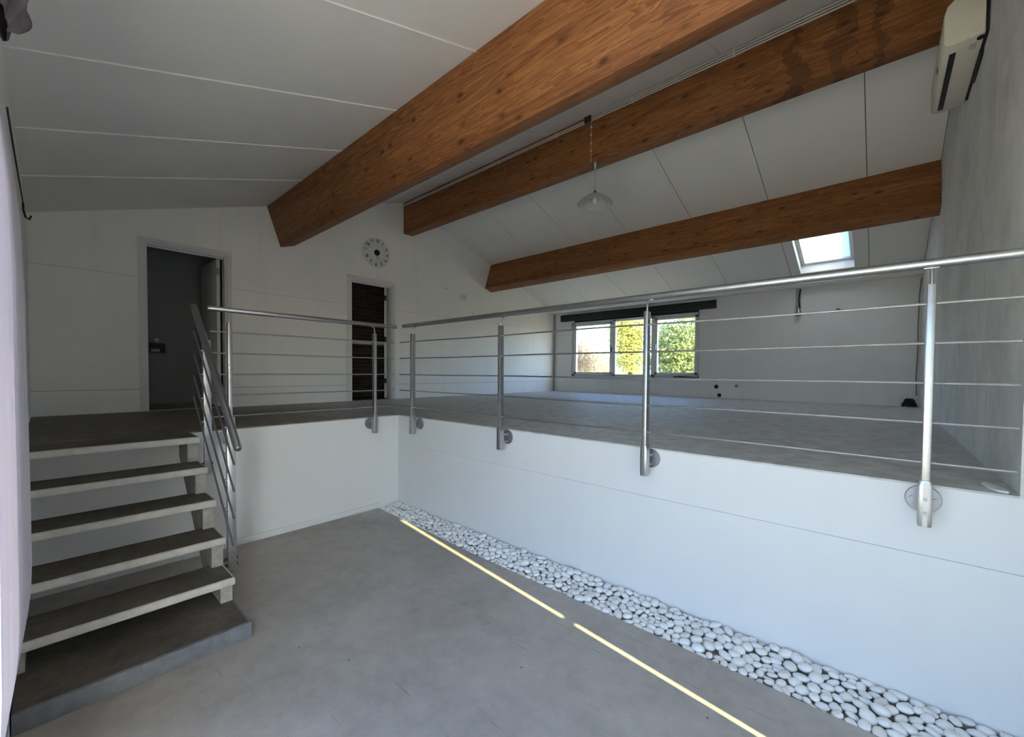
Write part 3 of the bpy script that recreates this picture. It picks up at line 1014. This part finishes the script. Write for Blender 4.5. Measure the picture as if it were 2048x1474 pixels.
cl = mb.build('cloth', M['curtain'], cu_, smooth=True, auto=180)
sm = cl.modifiers.new('thickness', 'SOLIDIFY')
sm.thickness = .0015
# bunched fold of cloth near the curtain head
verts, faces = [], []
nz, nu2 = 26, 40
for i in range(nz):
    v_ = i / (nz - 1)
    z = 2.575 + .34 * v_
    for j in range(nu2):
        u = j / (nu2 - 1)
        a = u * 2 * math.pi
        rr = (.040 + .013 * math.sin(5 * a + 4 * v_) + .009 * math.sin(9 * a - 7 * v_)) * (.35 + 1.2 * math.sin(min(1, v_ * 1.25 + .12) * math.pi * .62) + .2 * math.sin(v_ * 14))
        verts.append((-2.02 + 2.2 * rr * math.cos(a), -.084 + .010 * v_ + .95 * rr * math.sin(a), z + .02 * math.sin(3 * a + 1)))
for i in range(nz - 1):
    for j in range(nu2):
        j2 = (j + 1) % nu2
        faces.append((i * nu2 + j, i * nu2 + j2, (i + 1) * nu2 + j2, (i + 1) * nu2 + j))
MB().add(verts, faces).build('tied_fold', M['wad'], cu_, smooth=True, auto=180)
cc = thing('hanging_cord', (-3.0, -.1, 2.2), 'thin dark cord with a hook hanging beside the curtain', 'cord')
def at_y(px, py, y):
    d = _fw + _rt2 * ((px - 1024) / F_PX) - _up2 * ((py - CY) / F_PX)
    return Vector((0, 0, CAM_Z)) + d * (y / d.y)
MB().tube([at_y(14, 215, YN + .012), at_y(26, 290, YN + .012), at_y(38, 360, YN + .011), at_y(46, 405, YN + .010)], .0042, 6).build('cord', M['dark'], cc, smooth=True)
_h = at_y(46, 405, YN + .010)
MB().tube([_h, _h + Vector((-.02, .0, -.05)), _h + Vector((-.06, .01, -.10)), _h + Vector((-.10, .03, -.105)), _h + Vector((-.11, .04, -.07))], .007, 6).build('hook', M['dark'], cc, smooth=True)

# ---- roller blind over the far window
rbd = thing('roller_blind', (-4.4, YF, 2.8), 'long black roller blind box above the far window', 'blind')
MB().box(-6.30, -2.52, YF - .085, YF - .001, 2.842, 3.005).build('cassette', M['black'], rbd, bevel=.004)
MB().box(-5.90, -2.86, YF - .035, YF - .020, 2.795, 2.842).build('fabric_edge', M['black'], rbd)

# ---- small fittings
def plate(name, label, cat, x, y, z, sx, sy, sz, mat, extra=None, group=None):
    t_ = thing(name, (x, y, z - sz / 2), label, cat, group)
    MB().box(x - sx / 2, x + sx / 2, y - sy / 2, y + sy / 2, z - sz / 2, z + sz / 2).build('body', mat, t_, bevel=min(sx, sy, sz) * .18)
    if extra:
        extra(t_)
    return t_


def ex_sw(t_):
    MB().box(XG + .034, XG + .040, 5.815, 5.855, 3.035, 3.105).build('rocker', M['frame'], t_, bevel=.002)
    MB().box(XG, XG + .012, 5.72, 5.765, 3.04, 3.11).build('cable_cover', M['white_pl'], t_, bevel=.002)


plate('wall_switch', 'small white switch box on the gable wall right of the clock', 'switch', XG + .017, 5.80, 3.07, .034, .13, .10, M['white_pl'], ex_sw)
for y, z, lab in ((5.34, 3.19, 'upper'), (6.05, 2.77, 'lower')):
    o = MB(Matrix.Translation((XG, y, z)) @ Matrix.Rotation(R(90), 4, 'Y')).lathe([(0, 0), (.012, 0), (.009, .008), (0, .009)], (0, 0, 0), 10).build('wall_plug', M['greyprint'], smooth=True)
    tag(o, lab + ' of two dark screw plugs near the switch on the gable wall', 'plug', 'screw plugs in the gable wall')
th = plate('thermostat', 'small pale thermostat on the far wall right of the window', 'thermostat', -.58, YF - .012, 2.685, .075, .024, .14, M['white_pl'],
           lambda t_: MB().box(-.605, -.555, YF - .027, YF - .0235, 2.625, 2.645).build('button', M['dark'], t_))
cb_ = thing('cable_trunking', (-1.15, YF, 2.55), 'grey cable trunking with a dark end plug on the far wall', 'trunking')
MB().box(-1.19, -1.11, YF - .02, YF - .001, 2.68, 3.058).build('trunk', M['grey_pl'], cb_, bevel=.003)
MB().tube([(-1.12, YF - .034, 3.04), (-1.14, YF - .036, 2.85), (-1.12, YF - .036, 2.70)], .012, 8).build('cable', M['dark'], cb_, smooth=True)
MB().lathe([(0, 0), (.040, .010), (.052, .035), (.048, .075), (.024, .115), (.018, .16), (0, .16)], (-1.14, YF - .055, 2.555), 20).build('plug', M['rail_dull'], cb_, smooth=True)
for x, z, s, lab, m_ in ((-2.50, 1.255, .075, 'dark wall socket with missing cover right of the far window', M['dark']), (-2.44, 1.085, .070, 'black wall socket near the floor below the far window corner', M['black']), (-2.13, 1.28, .06, 'pale grey wall socket to the right of the dark sockets', M['grey_pl'])):
    t_ = thing('wall_socket', (x, YF, z - s / 2), lab, 'socket', 'sockets on the far wall')
    MB(Matrix.Translation((x, YF - .001, z)) @ Matrix.Rotation(R(90), 4, 'X')).lathe([(0, 0), (s * .55, 0), (s * .5, .012), (s * .35, .014), (s * .3, .006), (0, .006)], (0, 0, 0), 18).build('cover', m_, t_, smooth=True)
    MB().box(x - s * .2, x + s * .25, YF - .016, YF - .006, z - s * .12, z + s * .12).build('insert', M['black'], t_)
# rag on the sill
sb = MB()
vs = []
for i in range(16):
    for j in range(5):
        vs.append((-3.36 + i * .033, YF - .040 + j * .018, WZ0 + .006 + .026 * abs(math.sin(i * .9 + j * 1.3)) * (1 - abs(i - 4) / 14)))
nb = len(vs)
vs += [(x, y, WZ0) for x, y, z in vs]
fs = []
for i in range(15):
    for j in range(4):
        a = i * 5 + j
        fs.append((a, a + 1, a + 6, a + 5)); fs.append((nb + a, nb + a + 5, nb + a + 6, nb + a + 1))
for i in range(15):
    for j in (0, 4):
        a = i * 5 + j
        fs.append((a, a + 5, nb + a + 5, nb + a))
for j in range(4):
    for i in (0, 15):
        a = i * 5 + j
        fs.append((a, a + 1, nb + a + 1, nb + a))
tag(sb.add(vs, fs).build('cloth_rag', M['brown'], smooth=True, auto=60), 'crumpled dark brown rag on the right end of the far window sill', 'rag')
# black bundle in the far corner
bd = thing('cable_bundle', (.32, YF - .10, H), 'small black bundle of cable on the floor in the far right corner', 'cable')
for q in range(7):
    r0, ph = .035 + .012 * math.sin(q * 2.1), q * .9
    pts = [(.33 + (r0 + .05 * (1 - t_)) * math.cos(7 * t_ + ph), YF - .09 + (r0 + .02) * math.sin(7 * t_ + ph), H + .012 + .11 * t_) for t_ in np.linspace(0, 1, 16)]
    MB().tube(pts, .011, 6).build('loop', M['black'], bd, smooth=True)
cbl = MB().tube([(XR - .012, YF - .02, 3.03), (XR - .03, YF - .02, 2.75), (XR - .035, YF - .02, 2.3), (XR - .03, YF - .02, 1.9), (XR - .04, YF - .02, 1.5), (XR - .03, YF - .02, 1.20)], .008, 6).build('wall_cable', M['greyprint'], smooth=True)
tag(cbl, 'thin grey cable running down the far right corner', 'cable')
# holder in the dark closet
tp = thing('paper_holder', (-7.92, 1.05, 1.75), 'small dark holder with a white roll inside the left doorway', 'holder')
MB().box(-7.918, -7.88, .97, 1.15, 1.77, 1.91).build('back', M['black'], tp, bevel=.006)
MB().box(-7.885, -7.878, .985, 1.085, 1.785, 1.825).build('slip', M['grey_pl'], tp)
MB().lathe([(0, -.03), (.022, -.02), (.03, 0), (.022, .02), (0, .03)], (-7.86, 1.05, 1.955), 16).build('knob', M['white_pl'], tp, smooth=True)
MB().tube([(-7.918, 1.05, 1.94), (-7.87, 1.05, 1.945)], .009, 8).build('stem', M['black'], tp)
# shelf board in the passage
tag(MB().box(-7.605, -7.36, 3.10, 5.58, 2.035, 2.085).build('wall_shelf', M['casing'], bevel=.003), 'white shelf board on the dark brick wall behind the narrow doorway', 'shelf')
# flat white offcut on the gallery edge
pc = MB()
pts = [(.352, 2.86), (.362, 2.76), (.380, 2.712), (.412, 2.698), (.420, 2.72), (.405, 2.80), (.388, 2.86), (.368, 2.885)]
pc.prism(pts, 2, H, H + .010)
tag(pc.build('white_oval', M['white_pl'], bevel=.003), 'white rounded offcut lying on the gallery edge by the right wall', 'oval')
# paint line on the landing by the top step
tag(MB().box(-4.232, -4.222, -.08, .20, H, H + .0008).build('trim_4', M['greyprint']), 'worn pale line on the landing above the top step', 'line', kind='structure')

for i_, (ya, za, yb2, zb2, wd_) in enumerate(((.946, 3.343, 1.255, 3.327, .007), (1.14, 3.489, 1.55, 3.483, .005))):
    d_ = Vector((yb2 - ya, zb2 - za)).normalized()
    n_ = Vector((-d_.y, d_.x)) * wd_ / 2
    mb = MB().prism([(ya, za), (yb2 - n_.x, zb2 - n_.y), (yb2 + n_.x, zb2 + n_.y)], 0, XG, XG + .0008)  # thin white wedge laid on the gable wall
    tag(mb.build('trim_%d' % (5 + i_), M['bead']), ('lower' if i_ == 0 else 'upper') + ' white scuff on the gable wall above the wide doorway', 'mark', kind='structure')

# ---- white pebbles along the low wall
def pebble_mesh(seed, sub):
    bm = bmesh.new()
    bmesh.ops.create_icosphere(bm, subdivisions=sub, radius=1.0)
    r = random.Random(seed)
    sx, sy, sz = 1.0, 1.0, 1.0
    for v in bm.verts:
        n_ = mnoise.noise(v.co * 1.1 + Vector((seed * 3.1, 0, 0)))
        v.co = Vector((v.co.x * sx, v.co.y * sy, v.co.z * sz)) * (1 + .16 * n_)
    me = bpy.data.meshes.new('pebble')
    bm.to_mesh(me)
    bm.free()
    for p in me.polygons:
        p.use_smooth = True
    me.materials.append(M['pebble'])
    return me


def near_edge(x):
    return float(np.interp(x, [XL, -2.5, -1.0, XR2], [2.430, 2.350, 2.335, 2.295]))


pm = [pebble_mesh(i, 2) for i in range(12)]
# packed like cells: random seeds, evened out a little, then one flat stone fitted to each cell
n_seed, n_smp = 640, 48000
def strip_points(n, g):
    x = g.uniform(XL + .006, XR2 - .006, n)
    ne = np.interp(x, [XL, -2.5, -1.0, XR2], [2.430, 2.350, 2.335, 2.295]) + .002
    return np.stack([x, ne + g.random(n) * (YR - .004 - ne)], 1)
seeds, smp = strip_points(n_seed, rng), strip_points(n_smp, rng)
for it in range(4):
    own = np.empty(n_smp, int)
    for c0 in range(0, n_smp, 4000):
        d2 = ((smp[c0:c0 + 4000, None, :] - seeds[None]) ** 2).sum(2)
        own[c0:c0 + 4000] = d2.argmin(1)
    cnt = np.maximum(np.bincount(own, minlength=n_seed), 1)
    cen = np.stack([np.bincount(own, smp[:, q], n_seed) / cnt for q in (0, 1)], 1)
    if it < 3:
        seeds = seeds + .55 * (cen - seeds)
spots = []
for q in range(n_seed):
    pts_ = smp[own == q]
    if len(pts_) < 8:
        continue
    ev, evec = np.linalg.eigh(np.cov(pts_.T))
    b_, a_ = 2 * np.sqrt(ev)
    a_ = min(a_, b_ * 1.65)
    spots.append((float(cen[q, 0]), float(cen[q, 1]), float(math.sqrt(a_ * b_)), float(a_), float(b_), math.atan2(evec[1, 1], evec[0, 1])))


def cam_dist(s):
    return (s[0] ** 2 + s[1] ** 2 + CAM_Z ** 2) ** .5


def in_view(s):
    d = Vector((s[0], s[1], -CAM_Z))
    w_ = d.dot(_fw)
    u, v_ = 1024 + F_PX * d.dot(_rt2) / w_, CY - F_PX * d.dot(_up2) / w_
    return u < 2060 and v_ < 1490


vis = sorted((s for s in spots if in_view(s)), key=cam_dist)
single = set(vis[:300])
x_far = min(s[0] for s in single)
P_LABEL = 'smooth flat white pebble in the strip along the foot of the low wall'
beds = {}
for s in spots:
    x, y, r, ea, eb, th = s
    rot = Matrix.Rotation(random.gauss(0, .16), 4, 'X') @ Matrix.Rotation(random.gauss(0, .16), 4, 'Y') @ Matrix.Rotation(th, 4, 'Z')
    hz = eb * random.uniform(.50, .70)
    z = -.030 + hz + random.uniform(-.003, .008) + .020 * (y - near_edge(x)) / (YR - near_edge(x))
    mt = Matrix.Translation((x, y, z)) @ rot @ Matrix.Diagonal((ea * .96, eb * .96, hz, 1))
    me = random.choice(pm)
    if s in single:
        o = bpy.data.objects.new('pebble', me)
        C.objects.link(o)
        o.matrix_world = mt
        tag(o, P_LABEL, 'pebble', 'white pebbles along the low wall')
    else:
        beds.setdefault(x > -1, []).append((me, mt))
for near_, lab in ((False, 'bed of small white pebbles at the far end of the strip near the corner'), (True, 'last white pebbles of the strip by the right wall')):
    mb = MB()
    for me, mt in beds.get(near_, []):
        mb.add([mt @ v.co for v in me.vertices], [tuple(p.vertices) for p in me.polygons])
    if mb.v:
        tag(mb.build('pebble_bed', M['pebble'], smooth=True, auto=180), lab, 'pebbles', kind='stuff')

# ---- outdoors
mb = MB()
mb.box(-120, 120, YF + .5, 160, -.4, -.25).box(-120, 120, -80, YN - 9.4, -.25, -.13).box(1.0, 120, YN - .5, YF + .5, -.25, -.13).box(-120, -9.5, YN - .5, YF + .5, -.25, -.13)
tag(mb.build('ground', M['ground']), 'grassy ground outside the building', 'ground', kind='structure')


tag(MB().box(-14, 14, YN - 9.4, YN - .36, -.25, -.12).build('reflector', M['reflector']), 'pale paved terrace added outside the glazed opening to bounce sun indoors', 'reflector', kind='structure')  # unseen paving, added to throw sunlight up into the room


def tree(label, x, y, h, rx, mat, n, size, seed, low=.25):
    r = np.random.default_rng(seed)
    t_ = thing('garden_tree', (x, y, -.25), label, 'tree', 'trees outside the far window')
    MB().tube([(x, y, -.25), (x + .1, y, h * .35), (x - .05, y, h * .7)], [.16, .12, .05], 8).build('trunk', M['trunk'], t_, smooth=True)
    cl_ = r.normal(size=(26, 3)); cl_ /= np.linalg.norm(cl_, axis=1)[:, None]
    cl_ *= (r.random((26, 1)) ** .4)
    k_ = r.integers(0, 26, n)
    p = cl_[k_] * .72 + r.normal(size=(n, 3)) * .20
    ctr = np.array([x, y, h * (low + 1) / 2]); ext = np.array([rx, rx, h * (1 - low) / 2])
    p = ctr + p * ext
    a = r.normal(size=(n, 3)); a /= np.linalg.norm(a, axis=1)[:, None]
    b = np.cross(a, r.normal(size=(n, 3))); b /= np.linalg.norm(b, axis=1)[:, None]
    s = (size * r.uniform(.6, 1.3, n))[:, None]
    quad = np.stack([p - a * s, p - b * s * .55, p + a * s, p + b * s * .55], 1).reshape(-1, 3)
    off = np.array(t_.location)
    me = bpy.data.meshes.new('crown')
    me.from_pydata((quad - off).tolist(), [], [(4 * i, 4 * i + 1, 4 * i + 2, 4 * i + 3) for i in range(n)])
    me.materials.append(mat)
    o_ = bpy.data.objects.new('crown', me)
    C.objects.link(o_)
    o_.parent = t_


tree('dense green bushy tree seen through the right pane', -6.9, 19.5, 5.2, 2.0, M['leaf_green'], 9000, .085, 1, .02)
tree('tall yellow green tree seen through the middle pane', -11.2, 23.0, 6.4, 1.7, M['leaf_yellow'], 8000, .085, 2, .05)
tree('pale autumn coloured tree seen through the left pane', -16.4, 24.5, 4.6, 2.2, M['leaf_autumn'], 7000, .095, 3, .02)
tree('bare looking autumn tree at the right edge of the far window', -6.6, 27.0, 6.8, 2.0, M['leaf_autumn'], 3000, .06, 4, .25)
tree('wide low autumn hedge tree behind the left pane', -19.0, 32.0, 4.6, 3.4, M['leaf_autumn'], 6000, .10, 5, .0)
mb = MB()
hp = [(-150, 0)] + [(x, 7 + 3.2 * math.sin(x * .045) + 1.6 * math.sin(x * .11 + 1)) for x in range(-150, 61, 6)] + [(60, 0)]
mb.prism(hp, 1, 118, 130)
tag(mb.build('hill', M['hill']), 'hazy wooded hill behind the garden', 'hill', kind='structure')
